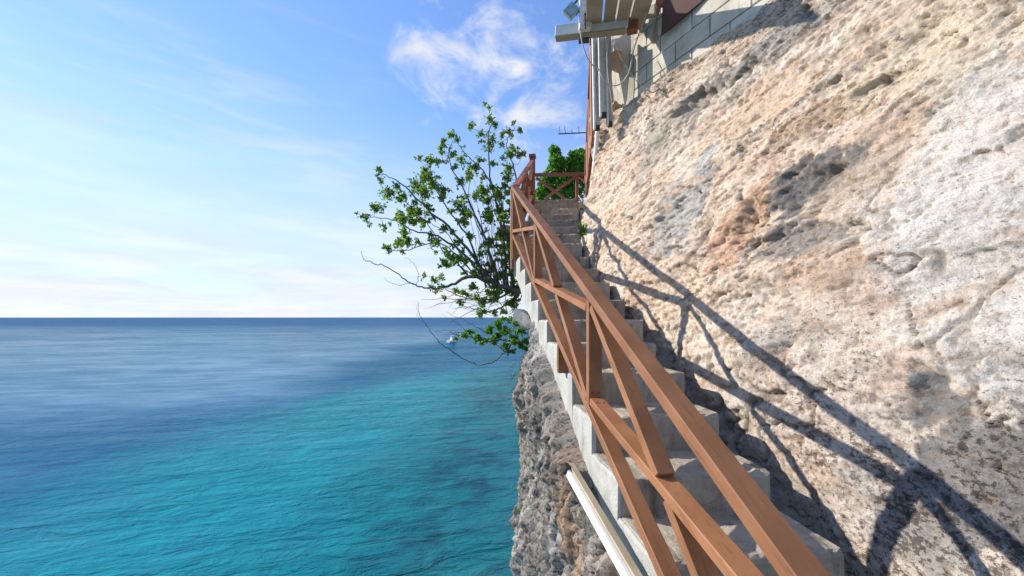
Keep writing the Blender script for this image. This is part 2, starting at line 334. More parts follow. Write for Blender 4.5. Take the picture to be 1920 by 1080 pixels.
for w_, pl_ in ((.006, [(1720, 470), (1790, 472), (1850, 465), (1918, 462)]), (.008, [(1918, 792), (1885, 795), (1860, 800), (1840, 792)]), (.008, [(1860, 800), (1880, 830), (1870, 870), (1868, 900)]),
    (.015, [(1693, 212), (1725, 192), (1750, 180)]), (.012, [(1840, 283), (1880, 275), (1905, 262), (1918, 235)]), (.007, [(1706, 560), (1708, 600), (1704, 622), (1722, 655)]), (.007, [(1815, 670), (1825, 720), (1837, 755), (1845, 790), (1870, 815)]),
    (.024, [(1385, 360), (1405, 400), (1400, 430), (1415, 450), (1395, 480)]), (.012, [(1490, 300), (1530, 270), (1560, 240)]), (.010, [(1270, 352), (1305, 350), (1320, 365)]), (.007, [(1462, 365), (1485, 390)]),
    (.016, [(1590, 225), (1620, 205), (1650, 160), (1660, 150)]), (.007, [(1500, 745), (1550, 725), (1600, 735), (1690, 770)]), (.020, [(1300, 200), (1330, 165)]), (.016, [(1560, 480), (1600, 455), (1620, 430)]), (.014, [(1340, 560), (1380, 540)]), (.012, [(1830, 130), (1880, 100)]), (.007, [(1640, 900), (1700, 880), (1760, 905)])):
    q = [ON(u, v) for u, v in pl_]
    for (a0_, z0_), (a1_, z1_) in zip(q, q[1:]):
        da, dz = a1_-a0_, z1_-z0_; L2 = da*da+dz*dz+1e-9; tt = np.clip(((A-a0_)*da+(Z-z0_)*dz)/L2, 0, 1)
        dd = np.sqrt((A+wob-a0_-tt*da)**2+(Z+wob2-z0_-tt*dz)**2); CRK = np.maximum(CRK, sstep(w_*1.1, w_*.3, dd))
dep = dep + .022*CRK
# ledges with undercut, as thin dark slits
led = fbm(strX*1.4+50, strY*5.5, 3, .5, 2); ledge = sstep(.55, .62, led)*sstep(.9, .62, led); dep += .010*ledge
for (u, v, d, ra, rz, k) in ((1400, 430, 2.9, .09, .26, .05), (1505, 350, 2.55, .20, .17, .07), (1500, 445, 2.5, .25, .10, .06), (1735, 735, 1.65, .07, .10, .035), (1300, 190, 3.9, .22, .12, .10), (1215, 160, 4.3, .12, .1, .05), (1640, 165, 2.4, .16, .05, .05)):
    py, pz = ON(u, v); r = np.sqrt(((A-py)/ra)**2+((Z-pz)/rz)**2)+.4*fbm(A*6, Z*6+u, 4); dep += k*sstep(1.1, .5, r)
ztop = 2.56+.05*np.clip(4.3-A, -1, 4)+.05*fbm(A*3, Z*0+2, 3)
BX = B - disp + dep
BX = BX + .45*sstep(ztop-.01, ztop+.16, Z)*sstep(5.05, 4.75, A) - .02*sstep(ztop-.3, ztop, Z)
# stone colour, tinted darker in recesses and low beside the steps
C = np.zeros(A.shape+(3,)); C[:] = (.82, .65, .49)
def mixc(C, k, c_): k = np.clip(k, 0, 1)[..., None]; C[:] = C*(1-k)+np.array(c_)*k
mixc(C, sstep(-.2, .5, fbm(A*1.1+9, Z*1.3, 4))*.8, (.84, .73, .60))
whit = sstep(2.3, 1.1, A+.35*Z+.5*fbm(A*1.2, Z*1.2+7, 3)); mixc(C, whit*.85, (.86, .785, .69))
mixc(C, sstep(.1, .7, fbm(A*2.6+31, Z*3.2+3, 5, .6))*.5, (.78, .54, .40))
mixc(C, sstep(.25, .8, fbm(A*2.1+71, Z*3.0+13, 5, .6))*.5, (.66, .60, .52))
topg = sstep(2.1, 2.55, Z+.25*fbm(A*3, Z*3+4, 4)-.08*(A-3.5))*sstep(.9, 1.8, A); mixc(C, topg*.6*sstep(-.5, .6, fbm(A*6+2, Z*6, 4)), (.36, .32, .27))
mixc(C, sstep(.35, .7, fbm(A*9+71, Z*14+13+A*3, 5, .65))*.5, (.42, .31, .22)); mixc(C, sstep(.3, .7, fbm(A*5+171, Z*7+13+A*1.5, 5, .65))*.4, (.60, .42, .28))
G_ = (.40, .385, .36); DG = (.20, .195, .185); OR = (.60, .32, .17); WH = (.82, .785, .73)
blend_blobs(C, A, Z, [(1275, 400, 3.3, .22, .32, (.52, .50, .45), .85), (1505, 345, 2.55, .22, .2, DG, .85), (1495, 440, 2.5, .26, .1, (.30, .27, .24), .8),
    (1390, 420, 2.9, .17, .30, OR, .48), (1735, 735, 1.65, .075, .115, (.27, .27, .26), .95), (1320, 300, 3.3, .09, .12, (.56, .56, .53), .8),
    (1230, 130, 4.2, .3, .12, (.30, .26, .22), .5), (1300, 185, 3.8, .3, .16, (.27, .24, .21), .7), (1450, 90, 3.1, .35, .12, (.36, .33, .29), .7),
    (1880, 250, 1.9, .22, .5, WH, .5), (1780, 380, 2.0, .2, .4, WH, .35), (1880, 650, 1.5, .2, .2, WH, .4), (1850, 900, 1.35, .22, .22, (.25, .235, .22), .95), (1700, 1000, 1.3, .14, .14, (.34, .31, .28), .7), (1820, 830, 1.3, .1, .1, (.33, .31, .28), .7), (1440, 640, 2, .12, .1, (.50, .46, .40), .6), (1610, 330, 2, .18, .16, (.62, .50, .38), .7), (1170, 330, 4, .2, .5, (.62, .50, .36), .6), (1560, 200, 2, .3, .1, (.60, .42, .27), .7), (1420, 200, 3, .35, .2, (.74, .54, .37), .7), (1250, 250, 3, .3, .3, (.58, .50, .40), .7), (1690, 950, 2, .2, .1, (.45, .42, .38), .5),
    (1530, 500, 2.3, .16, .14, (.62, .42, .28), .6), (1220, 285, 4.3, .12, .35, (.46, .41, .34), .6), (1780, 80, 2.2, .4, .3, (.80, .68, .50), .6)], ON)
SPK = .30+.25*sstep(0, .5, fbm(A*2+8, Z*2, 4))+.75*sstep(1.9, 1.2, A)*sstep(-.2, -.65, Z+.15*fbm(A*4, Z*4+3, 4))
SPK = np.clip(SPK+.35*topg, 0, 1)
spk = sstep(.35, .75, fbm(A*26, Z*26+5, 3, .6))*sstep(2.4, 1.3, A)*sstep(.3, -.5, Z); mixc(C, spk*.85, (.18, .165, .15))
mixc(C, CRK*.75, (.16, .12, .09)); mixc(C, np.maximum(crk, ledge*.25)*.7, (.20, .15, .11)); mixc(C, pits*.45, (.34, .24, .16))  # cracks, ledge slits and pits tinted darker along their depth masks
mixc(C, sstep(-.02, -.3, t+.1*fbm(A*5, Z*5, 3))*.7, (.47, .43, .35))  # darker tint below step level, along the gully
tag(grid_mesh('rock_face', BX, A, Z, ROCK, {'tint': np.clip(C, .03, .88), 'speck': np.repeat(SPK[..., None], 3, -1)}), kind='structure', label='cream and peach limestone rock face rising to the right of the stairs')
# ------------------------------------------------------------------ cliff below the stairs
av = np.concatenate([np.arange(-1.2, .8, .05), np.arange(.8, 4.6, .014), np.arange(4.6, 8.0, .05)])
zv = np.concatenate([np.arange(-9.2, -3.6, .05), np.arange(-3.6, 1.9, .015)])
A, Z = np.meshgrid(av, zv, indexing='ij')
Z = np.minimum(Z, nose(np.minimum(A, 6.5))-.27)
t = Z-nose(np.minimum(A, 6.5))
B = .60+0*A
B += .36*np.clip(A-3.7, 0, 9)**1.25*.9
B += .05*np.clip(-Z-1.0, -1, 1)*-1*.4
B += .3*np.clip(t+.40, 0, 2)                      # leans in under the stair slab
B += .30*sstep(-.45, -.05, Z)*sstep(3.3, 3.9, A)
n1_ = fbm(A*1.6, Z*1.1, 3, .5, 61); n2_ = fbm(A*7, Z*3, 4, .6, 67); n3_ = fbm(A*26, Z*11, 3, .6, 71); r_ = ridge(A*4, Z*2.6, 4, .55, 3)
amp = sstep(-.24, -.36, t)*.6+.4
pt = sstep(.45, .70, fbm(A*17, Z*7, 4, .65, 43))
BX = B - (.09*n1_+.04*n2_+.02*n3_+.02*r_+.012*fbm(A*45, Z*34, 2))*amp + .045*pt*amp + .01
BX = np.maximum(BX, .40); BX = BX*(1-sstep(-.335+.02*n2_, -.295+.02*n2_, t))+.690*sstep(-.335+.02*n2_, -.295+.02*n2_, t)
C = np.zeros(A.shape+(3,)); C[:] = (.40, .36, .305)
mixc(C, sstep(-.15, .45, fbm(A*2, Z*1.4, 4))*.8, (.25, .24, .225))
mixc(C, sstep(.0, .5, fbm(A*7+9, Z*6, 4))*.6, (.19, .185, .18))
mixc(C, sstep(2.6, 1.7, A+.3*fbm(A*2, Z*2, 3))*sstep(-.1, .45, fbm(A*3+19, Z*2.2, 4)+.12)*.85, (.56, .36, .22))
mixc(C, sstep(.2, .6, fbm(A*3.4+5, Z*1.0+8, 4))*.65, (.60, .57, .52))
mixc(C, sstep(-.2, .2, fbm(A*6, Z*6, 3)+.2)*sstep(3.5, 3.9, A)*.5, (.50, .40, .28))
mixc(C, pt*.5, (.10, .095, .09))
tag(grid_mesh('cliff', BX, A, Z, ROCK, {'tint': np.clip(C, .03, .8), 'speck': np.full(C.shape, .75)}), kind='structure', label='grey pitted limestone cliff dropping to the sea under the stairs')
# ------------------------------------------------------------------ staircase
stairs = thing('concrete_staircase', 'rough concrete staircase climbing the cliff between brown wooden railing and rock wall', 'staircase', (.7, 1.2, -.9))
TURN = math.radians(16); PIV = Vector((.68, 4.62, 0)); G0, R0 = .338, .177
adj = {0: .02, 4: -.02, 5: -.03, 6: -.03, 7: -.02, 8: -.02, 9: -.02, 10: -.01}
def zt(i): return -.877+R0*i+adj.get(i, 0)
def upper(s, b):  # s metres past the pivot, b across from the pivot
    return Vector((PIV.x+s*math.sin(TURN)+b*math.cos(TURN), PIV.y+s*math.cos(TURN)-b*math.sin(TURN), 0))
def right_b(i): return 1.405+random.uniform(-.012, .012) if i < 5 else (1.47+random.uniform(-.012, .012) if i < 10 else 1.50)
def rough_box(corners, z0, z1, n, amp, ztop=None, seed=0):
    """prism from 4 plan corners (front-left, front-right, back-right, back-left), front edge subdivided and worn"""
    bm = bmesh.new(); fl, fr, br, bl = corners; lay = []
    rnd = random.Random(seed)
    prof = [(0, z0), (.0, z1-.022), (.006, z1-.007), (.020, z1)]
    rows = []
    fwd = ((bl-fl)+(br-fr)).normalized()
    for (off, z) in prof:
        rows.append([bm.verts.new(fl.lerp(fr, k/n)+fwd*off+Vector((0, 0, z))+Vector((0, rnd.uniform(-1, 1)*amp, rnd.uniform(-1, 1)*amp*.6 if z > z0 else 0))) for k in range(n+1)])
    rows.append([bm.verts.new(fl.lerp(fr, k/n).lerp(bl.lerp(br, k/n), .5)+Vector((0, 0, z1+rnd.uniform(-1, 1)*amp*.6))) for k in range(n+1)])
    rows.append([bm.verts.new(bl.lerp(br, k/n)+Vector((0, 0, z1))) for k in range(n+1)])
    rows.append([bm.verts.new(bl.lerp(br, k/n)+Vector((0, 0, z0))) for k in range(n+1)])
    for r0, r1 in zip(rows, rows[1:]):
        for k in range(n): bm.faces.new((r0[k], r0[k+1], r1[k+1], r1[k]))
    for k in range(n): bm.faces.new((rows[-1][k], rows[-1][k+1], rows[0][k+1], rows[0][k]))
    bm.faces.new([r[0] for r in rows]); bm.faces.new([r[-1] for r in rows][::-1]); return bm
for i in range(-4, 18):
    a0 = 1.237+G0*i; z1 = zt(i); z0 = z1-.25
    if i <= 9:
        rb = right_b(i); c4 = (Vector((.69, a0, 0)), Vector((rb, a0, 0)), Vector((rb, a0+G0+.02, 0)), Vector((.69, a0+G0+.02, 0)))
    else:
        s0 = (i-10)*G0-.01; e = G0+.02 if i < 17 else .5
        w0 = .79 if i < 16 else .78
        c4 = (upper(s0-(.02 if i == 10 else 0), .01), upper(s0, w0), upper(s0+e, w0), upper(s0+e, .01))
    bm = rough_box(c4, z0, z1, 24, .0075, seed=i)
    o = fin('step', bm, CONC); inv(o, stairs)
# plastered side of the flight
def nose_i(i): return Vector((0, 1.237+G0*i, zt(i)))
bm = bmesh.new()
def botz(a): return nose(a)-.40+.010*math.sin(a*9)+.008*math.sin(a*31+1)
XL, XR, NC = .674, .700, 6; prev = None
rnd = random.Random(5)
for i in range(-4, 10):
    a0 = 1.237+G0*i; z = zt(i)-.004
    for k in range(NC+1):
        a = a0+G0*k/NC; zz_ = z+(rnd.uniform(-.004, .003) if 0 < k < NC else 0); xl = XL+rnd.uniform(-.003, .003)
        cur = [bm.verts.new((XL+.001, a, botz(a))), bm.verts.new((xl, a, botz(a)+.03)), bm.verts.new((xl, a, zz_-.012)), bm.verts.new((xl+.008, a, zz_)), bm.verts.new((XR, a, zz_)), bm.verts.new((XR, a, botz(a)))]
        if prev and k > 0:
            for q in range(6): bm.faces.new((prev[q], cur[q], cur[(q+1) % 6], prev[(q+1) % 6]))
        elif prev:
            bm.faces.new((prev[2], cur[2], cur[3], cur[4], prev[4], prev[3]))
            bmesh.ops.weld_verts(bm, targetmap={cur[0]: prev[0], cur[1]: prev[1], cur[5]: prev[5]}); cur[0], cur[1], cur[5] = prev[0], prev[1], prev[5]
        prev = cur
bmesh.ops.triangulate(bm, faces=[f for f in bm.faces if len(f.verts) > 4])
inv(fin('side_wall', bm, PLAST), stairs)
# side of the upper flight
bm = bmesh.new(); lo = []; hi = []
pts = [(0.0, nose(4.62))] + [(s, nose(4.62+s)) for s in (.5, 1.0, 1.5, 2.1, 2.6)]
for x0 in (-.03, -.001):
    lo.append([bm.verts.new(upper(s, x0)+Vector((0, 0, z-.40))) for s, z in pts]); hi.append([bm.verts.new(upper(s, x0)+Vector((0, 0, z-.12))) for s, z in pts])
for k in range(len(pts)-1):
    for rr in ((lo[0], hi[0]), (hi[0], hi[1]), (hi[1], lo[1]), (lo[1], lo[0])): bm.faces.new((rr[0][k], rr[0][k+1], rr[1][k+1], rr[1][k]))
bm.faces.new((lo[0][0], hi[0][0], hi[1][0], lo[1][0])); bm.faces.new((lo[0][-1], lo[1][-1], hi[1][-1], hi[0][-1]))
inv(fin('side_wall', bm, PLAST), stairs)
# soffit slab underneath
bm = bmesh.new(); beam_bm(bm, (1.06, -.1, nose(-.1)-.26), (1.06, 4.7, nose(4.7)-.26), (1, 0, 0), .70, .10); inv(fin('slab', bm, CGREY), stairs)
bm = bmesh.new(); c0 = upper(1.95, -.02)
bm2 = rough_box((upper(2.5, 0), upper(2.5, .82), upper(4.6, 1.6), upper(4.6, 0)), zt(17)-.4, zt(17)-.012, 10, .003, seed=77); bm.free()
inv(fin('landing', bm2, CGREY), stairs)
vs, fs = [], []
for k in range(520):
    i = random.randrange(-3, 10); a0 = 1.237+G0*i
    if random.random() < .6: x, y = random.uniform(.72, 1.40), a0+G0-abs(random.gauss(0, .018))-.006
    else: x, y = 1.39-abs(random.gauss(0, .05)), a0+random.uniform(.03, G0)
    r = random.uniform(.0025, .007); z = zt(i)+r*.3; b = len(vs)
    for d_ in ((1, 0, 0), (0, 1, 0), (-1, 0, 0), (0, -1, 0), (0, 0, 1), (0, 0, -.6)): vs.append(Vector((x, y, z))+Vector(d_)*r*random.uniform(.6, 1.3))
    for f in ((0, 1, 4), (1, 2, 4), (2, 3, 4), (3, 0, 4), (1, 0, 5), (2, 1, 5), (3, 2, 5), (0, 3, 5)): fs.append(tuple(b+j for j in f))
tag(pymesh('grit', vs, fs, BRICK), 'loose stone grit lying along the backs of the steps', 'grit', kind='stuff')
# low wall beside the top steps
lw = rough_box((P(1086, 400, 6.3)*1, P(1112, 400, 6.3), P(1118, 400, 7.3), P(1086, 400, 7.3)), 0, 0, 4, .004) if False else None
lo_ = thing('low_wall', 'weathered grey concrete kerb wall right of the top steps', 'wall', P(1098, 405, 6.4))
def boxpts(name, c4, z0, z1, m, parent, seed=0, bevel=0, amp=.005):
    c4 = [Vector((c.x, c.y, 0)) for c in c4]; o = fin(name, rough_box(c4, z0, z1, 8, amp, seed=seed), m); return inv(o, parent) if parent else o
boxpts('wall_top', (P(1087, 0, 6.45), P(1125, 0, 6.45), P(1125, 0, 7.2), P(1090, 0, 7.2)), 1.84, 1.96, CGREY, lo_, 3)
boxpts('wall_base', (P(1088, 0, 6.52), P(1125, 0, 6.52), P(1125, 0, 7.2), P(1091, 0, 7.2)), 1.50, 1.84, CGREY, lo_, 4)
# ------------------------------------------------------------------ stair railing
rail = thing('stair_railing', 'long reddish brown wooden railing with crossed braces running up the open side of the stairs', 'railing', (.74, 2, -.6))
XB = .656; WID, THK = .068, .040
def rz(a): return nose(a)+.705      # top of hand rail
def bz(a): return nose(a)+.115      # bottom rail axis
Xw = (1, 0, 0)
posts_a = [.45, 1.82, 3.19, 4.56]
def L(a, z): return Vector((XB, a, z))
beam('top_rail', L(-.9, rz(-.9)-THK/2), L(4.64, rz(4.64)-THK/2), Xw, .072, .042, WOOD, rail)
beam('bottom_rail', L(-.9, bz(-.9)), L(4.6, bz(4.6)), Xw, WID-.006, THK, WOOD, rail)
def screws(p, n, par, side=(1, 0, 0)):
    for k in (-1, 1):
        bm = bmesh.new(); bmesh.ops.create_cone(bm, cap_ends=True, segments=8, radius1=.0035, radius2=.0035, depth=.003, matrix=Matrix.Translation(Vector(p)+Vector(side)*.016*k) @ Vector(n).to_track_quat('Z', 'Y').to_matrix().to_4x4())
        o = fin('screw', bm, BOLT); o.parent = par
for a in posts_a:
    foot = -.31 if a > 4.5 else .0
    pm = beam('post', L(a, bz(a)+.026+foot), L(a, rz(a)-.053), Xw, WID, THK, WOOD, rail)
    screws(L(a-THK/2-.001, bz(a)+.09), (0, -1, 0), pm)
for a0, a1 in zip([-.92]+posts_a[:-1], posts_a):
    # long brace: low at the upper post, high at the lower post
    p_lo, p_hi = L(a0+.03, rz(a0)-.085), L(a1-.03, bz(a1)+.05)
    br1 = beam('brace', p_lo, p_hi, Xw, WID, .036, WOOD, rail)
    # steep brace: high at the upper post, low at the lower post, broken where it meets the long one
    q0, q1 = L(a0+.03, bz(a0)+.05), L(a1-.03, rz(a1)-.085)
    d1, d2 = (p_hi-p_lo), (q1-q0)
    den_ = d1.y*d2.z-d1.z*d2.y; tq = ((q0.y-p_lo.y)*d1.z-(q0.z-p_lo.z)*d1.y)/den_*1.0
    tq = ((p_lo.y-q0.y)*d1.z-(p_lo.z-q0.z)*d1.y)/(d2.y*d1.z-d2.z*d1.y)
    X = q0+d2*tq; sn = abs(den_)/(d1.length*d2.length); g = .018/sn/d2.length*1.02+.0
    beam('brace', q0, q0+d2*(tq-g), Xw, WID-.004, .036, WOOD, rail); b2 = beam('brace', q0+d2*(tq+g), q1, Xw, WID-.004, .036, WOOD, rail)
    up = d1.normalized(); nn = Vector((0, -up.z, up.y)); nn = nn if nn.z > 0 else -nn
    if a0 > 0: screws(p_hi-up*.06+nn*.0195, nn, br1)
    screws(q0+d2*(tq+g+.03)+Vector((0, -.018, -.010)), (0, -1, -.5), b2)
beam('rail_foot', L(2.40, zt(3)-.01), L(2.40, bz(2.40)-.02), Xw, .07, .04, WOOD, rail)
beam('rail_foot', L(1.30, zt(0)-.01-.17), L(1.30, bz(1.30)-.02), Xw, .07, .04, WOOD, rail) if False else None
# upper section after the bend
UW = (math.cos(TURN), -math.sin(TURN), 0); LEN = 2.22
def U(s, z, off=-.005): v_ = upper(s, off); v_.z = z; return v_
def urz(s): return nose(4.62+s)+.72+.02*s
def ubz(s): return nose(4.62+s)+.115
beam('top_rail', U(.0, urz(0)-.02), U(LEN, urz(LEN)-.02), UW, .072, .045, WOODD, rail)
beam('bottom_rail', U(.03, ubz(0)+.03), U(LEN, ubz(LEN)+.02), UW, .068, THK, WOOD, rail)
beam('post', U(LEN, ubz(LEN)-.25), U(LEN, urz(LEN)+.03), UW, .095, .09, WOODD, rail)
beam('post_cap', U(LEN, urz(LEN)+.032), U(LEN, urz(LEN)+.085), UW, .12, .12, WOODD, rail)
beam('post', U(1.1, ubz(1.1)+.03), U(1.1, urz(1.1)-.05), UW, .085, .045, WOOD, rail)
for s0, s1 in ((.05, 1.06), (1.14, LEN-.05)):
    beam('brace', U(s0, urz(s0)-.08), U(s1, ubz(s1)+.04), UW, .066, .036, WOOD, rail)
    beam('brace', U(s0, ubz(s0)+.05), U(s0*.52+s1*.48, (ubz(s0)+.05)*.52+(urz(s1)-.08)*.48), UW, .062, .034, WOOD, rail)
    beam('brace', U(s0*.42+s1*.58, (ubz(s0)+.05)*.42+(urz(s1)-.08)*.58), U(s1, urz(s1)-.08), UW, .062, .034, WOOD, rail)
# outer board where the two sections meet
beam('corner_post', Vector((.655, 4.67, nose(4.62)-.30)), Vector((.655, 4.67, urz(0)-.045)), (1, .0, 0), .07, .085, WOODD, rail)
# ------------------------------------------------------------------ landing railing
lr = thing('landing_railing', 'brown wooden cross braced railing across the top landing in front of the green tree', 'railing', P(1050, 380, 7.7))
cw = (ST, CT, 0)
def LR(u, v, d=7.7): return P(u, v, d)
beam('top_rail', LR(1002, 328), LR(1112, 326, 7.5), cw, .08, .05, WOODD, lr)
beam('post', LR(1082, 385), LR(1082, 329), cw, .05, .06, WOODD, lr)
beam('brace', LR(1005, 333), LR(1064, 376), cw, .04, .045, WOODD, lr)
beam('brace', LR(1080, 331), LR(1043, 357), cw, .038, .045, WOODD, lr)
beam('brace', LR(1038, 361), LR(1022, 373), cw, .038, .045, WOODD, lr)
beam('brace', LR(1085, 331, 7.6), LR(1103, 344, 7.5), cw, .038, .04, WOODD, lr)
beam('loose_stick', LR(1084, 366, 7.3), LR(1092, 377, 7.2), cw, .012, .012, WHITEP, lr)
# ------------------------------------------------------------------ railing rising beside the rock
sr = thing('side_railing', 'steep brown wooden railing seen end on at the edge of the rock under the deck', 'railing', P(1100, 380, 7.4))
A0, A1 = P(1100, 326, 7.4), P(1112, 70, 4.9); B0, B1 = P(1101, 372, 7.4), P(1114, 265, 5.0)
wd = Vector((1, 0, 0))
beam('top_rail', A0, A1, wd, .085, .05, WOODD, sr); beam('bottom_rail', B0, B1, wd, .08, .045, WOOD, sr)
beam('post', B0+Vector((0, .0, -.05)), A0+Vector((0, 0, -.03)), wd, .07, .06, WOODD, sr)
for k in (.33, .66, .97):
    beam('post', B0.lerp(B1, k)+Vector((0, 0, .03)), A0.lerp(A1, k)-Vector((0, 0, .03)), wd, .075, .05, WOODD, sr)
for k0, k1 in ((.02, .31), (.35, .64), (.68, .95)):
    beam('brace', B0.lerp(B1, k0)+Vector((0, 0, .04)), A0.lerp(A1, k1)-Vector((0, 0, .05)), wd, .06, .04, WOOD, sr)
# ------------------------------------------------------------------ block wall of the house on top of the rock
bw = thing('block_wall', 'pale concrete block wall standing on top of the rock under the house', 'wall', (2.1, 4.6, 2.6))
W0 = Vector((1.98, 4.78, 0)); W1 = Vector((3.30, .98, 0)); wdir_ = (W1-W0).normalized(); wn = Vector((-wdir_.y, wdir_.x, 0)); wn = wn if wn.x < 0 else -wn
def wallbox(bm, s0, s1, z0, z1, out0, out1, jit=0):
    vs = []
    for z in (z0, z1):
        for s, o_ in ((s0, out0), (s1, out0), (s1, out1), (s0, out1)):
            q = W0+wdir_*s+wn*o_; vs.append(bm.verts.new((q.x+random.uniform(-jit, jit), q.y+random.uniform(-jit, jit), z+random.uniform(-jit, jit))))
    for f in ((3, 2, 1, 0), (4, 5, 6, 7), (0, 1, 5, 4), (1, 2, 6, 5), (2, 3, 7, 6), (3, 0, 4, 7)): bm.faces.new([vs[i] for i in f])
bm = bmesh.new(); wallbox(bm, -.02, 4.0, 2.45, 5.2, .035, -.2); inv(fin('mortar', bm, MORT), bw)
zz = 2.52
for c_ in range(13):
    s = .42 - (c_ % 2)*.2
    while s < 3.9:
        e = s+.40; s0 = max(s, .42)
        if e-s0 > .06:
            bm = bmesh.new(); j = random.uniform(0, .006)
            wallbox(bm, s0+.005, e-.005, zz+.005, zz+.195, .05+j, -.1, .0015)
            if c_ < 8 and s < 3.6: inv(fin('block', bm, BLOCK, bevel=.004), bw)
            else: bm.free() if False else inv(fin('block', bm, BLOCK), bw)
        s = e
    zz += .20
# rough poured pier at the end of the wall
pier = thing('concrete_pier', 'rough poured concrete pier at the far end of the block wall, beside the white posts', 'pier', (1.9, 4.7, 2.6))
def rough_poly(name, pts, depthv, m, parent, cuts=5, amp=.012):
    bm = bmesh.new(); a = [bm.verts.new(p) for p in pts]; b = [bm.verts.new(Vector(p)+depthv) for p in pts]
    bm.faces.new(a); bm.faces.new(b[::-1])
    for k in range(len(a)): bm.faces.new((a[k], b[k], b[(k+1) % len(a)], a[(k+1) % len(a)]))
    bmesh.ops.triangulate(bm, faces=bm.faces[:]); bmesh.ops.subdivide_edges(bm, edges=bm.edges[:], cuts=cuts, use_grid_fill=True)
    for v_ in bm.verts: v_.co += Vector([random.uniform(-amp, amp) for _ in range(3)])
    bmesh.ops.recalc_face_normals(bm, faces=bm.faces[:]); return inv(fin(name, bm, m), parent)
dv = Vector((.5, .25, 0))
rough_poly('pier_face', [P(1150, 84, 4.75), P(1180, 52, 4.68), P(1226, 12, 4.5), P(1226, -60, 4.5), P(1262, -60, 4.25), P(1262, 60, 4.25), P(1276, 118, 4.15), P(1215, 178, 4.5), P(1172, 205, 4.75), P(1150, 190, 4.9), P(1147, 140, 4.85)], dv, BLOCK, pier, 4, .005)
rough_poly('render_edge', [P(1244, -30, 4.28), P(1250, -30, 4.28), P(1246, 30, 4.25), P(1238, 62, 4.25), P(1227, 80, 4.3), P(1222, 72, 4.3), P(1234, 40, 4.3), P(1238, 8, 4.3)], Vector((.10, .05, 0)), BRICK, pier, 2, .008)
rough_poly('pier_return', [P(1143, 76, 4.9), P(1178, 66, 4.8), P(1152, 100, 4.86), P(1150, 200, 4.95), P(1140, 215, 5.0)], dv, CGREY, pier, 3, .006)
# loose bricks wedged beside the pier
bk = thing('loose_brick', 'single orange brown brick wedged between pier and white post', 'brick', P(1151, 115, 4.7))
rough_poly('brick_body', [P(1145, 100, 4.68), P(1157, 92, 4.68), P(1158, 124, 4.68), P(1147, 132, 4.68)], Vector((.12, .05, 0)), BRICK, bk, 2, .003)
rb = thing('rubble_stone', 'round rough rubble stone packed at the foot of the pier', 'stone', P(1154, 208, 4.7))
bm = bmesh.new(); bmesh.ops.create_icosphere(bm, subdivisions=3, radius=.09, matrix=Matrix.Translation(P(1154, 208, 4.85)))
c_ = P(1154, 208, 4.85)
for v_ in bm.verts: q = v_.co-c_; v_.co = c_+q*(1+.25*math.sin(q.x*60)*math.cos(q.z*47)+.15*math.sin(q.y*90))
inv(fin('stone_body', bm, BRICK), rb)
# brown eave board over the wall
ev = thing('brown_eave', 'red brown painted eave board, shade darkened into its colour, sloping over the block wall at the top edge', 'eave', P(1250, 50, 4.0))
EAVE = plain('shaded_eave_brown', (.10, .035, .022), .7)  # shade on the board is put into its base colour
rough_poly('eave_board', [P(1240, 64, 4.12), P(1245, -40, 4.0), P(1420, -90, 3.2), P(1318, 0, 3.75)], Vector((.03, .06, .02)), EAVE, ev, 1, .0)
rough_poly('fascia', [P(1229, 5, 4.05), P(1237, -60, 4.0), P(1250, -60, 4.0), P(1243, 8, 4.05)], Vector((.05, .05, 0)), WOODD, ev, 1, .0)
# ------------------------------------------------------------------ deck overhead
dk = thing('timber_deck', 'weathered timber deck overhead with white painted beam and gaps between its planks', 'deck', P(1120, 60, 4.5))
DB = 4.45
b0p, b1p = P(1042, 62, DB+.12), P(1178, 46, DB-.1)
beam('beam', b0p, b1p, (0, 0, 1), .125, .09, WHITEP, dk, .004)
beam('beam_underside', b0p+Vector((0, 0, -.071)), b0p.lerp(b1p, .96)+Vector((0, 0, -.071)), (0, 0, 1), .014, .094, KHAKI, dk, .001)
beam('beam_stub', P(1176, 50, DB-.08), P(1196, 46, DB-.12), (0, 0, 1), .14, .1, WOODD, dk, .002)
vp = P(1101, 370, 1)                     # run of the planks
run = -vp.normalized()
pl = [(1106, 1134), (1137.5, 1158), (1161.5, 1183), (1186.5, 1215)]
for ua, ub in pl:
    p0 = P((ua+ub)/2, 46, DB-.02)+Vector((0, 0.12, .05)); wv_ = (P(ub, 46, DB)-P(ua, 46, DB))
    beam('plank', p0, p0+run*1.3, wv_, wv_.length*.99, .03, DECKW, dk, .003)
beam('joist', P(1178, 34, DB+.02), P(1235, 18, DB-.3), (0, 0, 1), .10, .06, DECKW, dk, .003)
# white post
wp = thing('white_post', 'white square post with rust streaks bolted to the deck beam end', 'post', P(1095, 60, 4.4))
ft, hd = P(1096, 56, DB-.07), P(1096, -120, DB-.07)
beam('post_body', ft, hd, (CT, -ST, 0), .125, .07, CHAN, wp, .006)
beam('edge_strip', P(1107.5, 47, DB-.05), P(1107.5, -120, DB-.05), (CT, -ST, 0), .02, .04, WHITEP, wp, .002)
for (u, v0, v1, wd_) in ((1097.5, 25, 49, .016), ):
    beam('rust_streak', P(u, v0, DB-.115), P(u, v1, DB-.115), (CT, -ST, 0), wd_, .004, RUST, wp, 0)
for v0 in (26, 52):
    bm = bmesh.new(); bmesh.ops.create_cone(bm, cap_ends=True, segments=6, radius1=.011, radius2=.009, depth=.012, matrix=Matrix.Translation(P(1097.5, v0, DB-.135)) @ Matrix.Rotation(math.pi/2, 4, 'X')); inv(fin('bolt', bm, BOLT), wp)
beam('foot_bracket', P(1085, 77, DB-.02), P(1105, 75, DB-.04), (0, 0, 1), .02, .08, METAL, wp, .002)
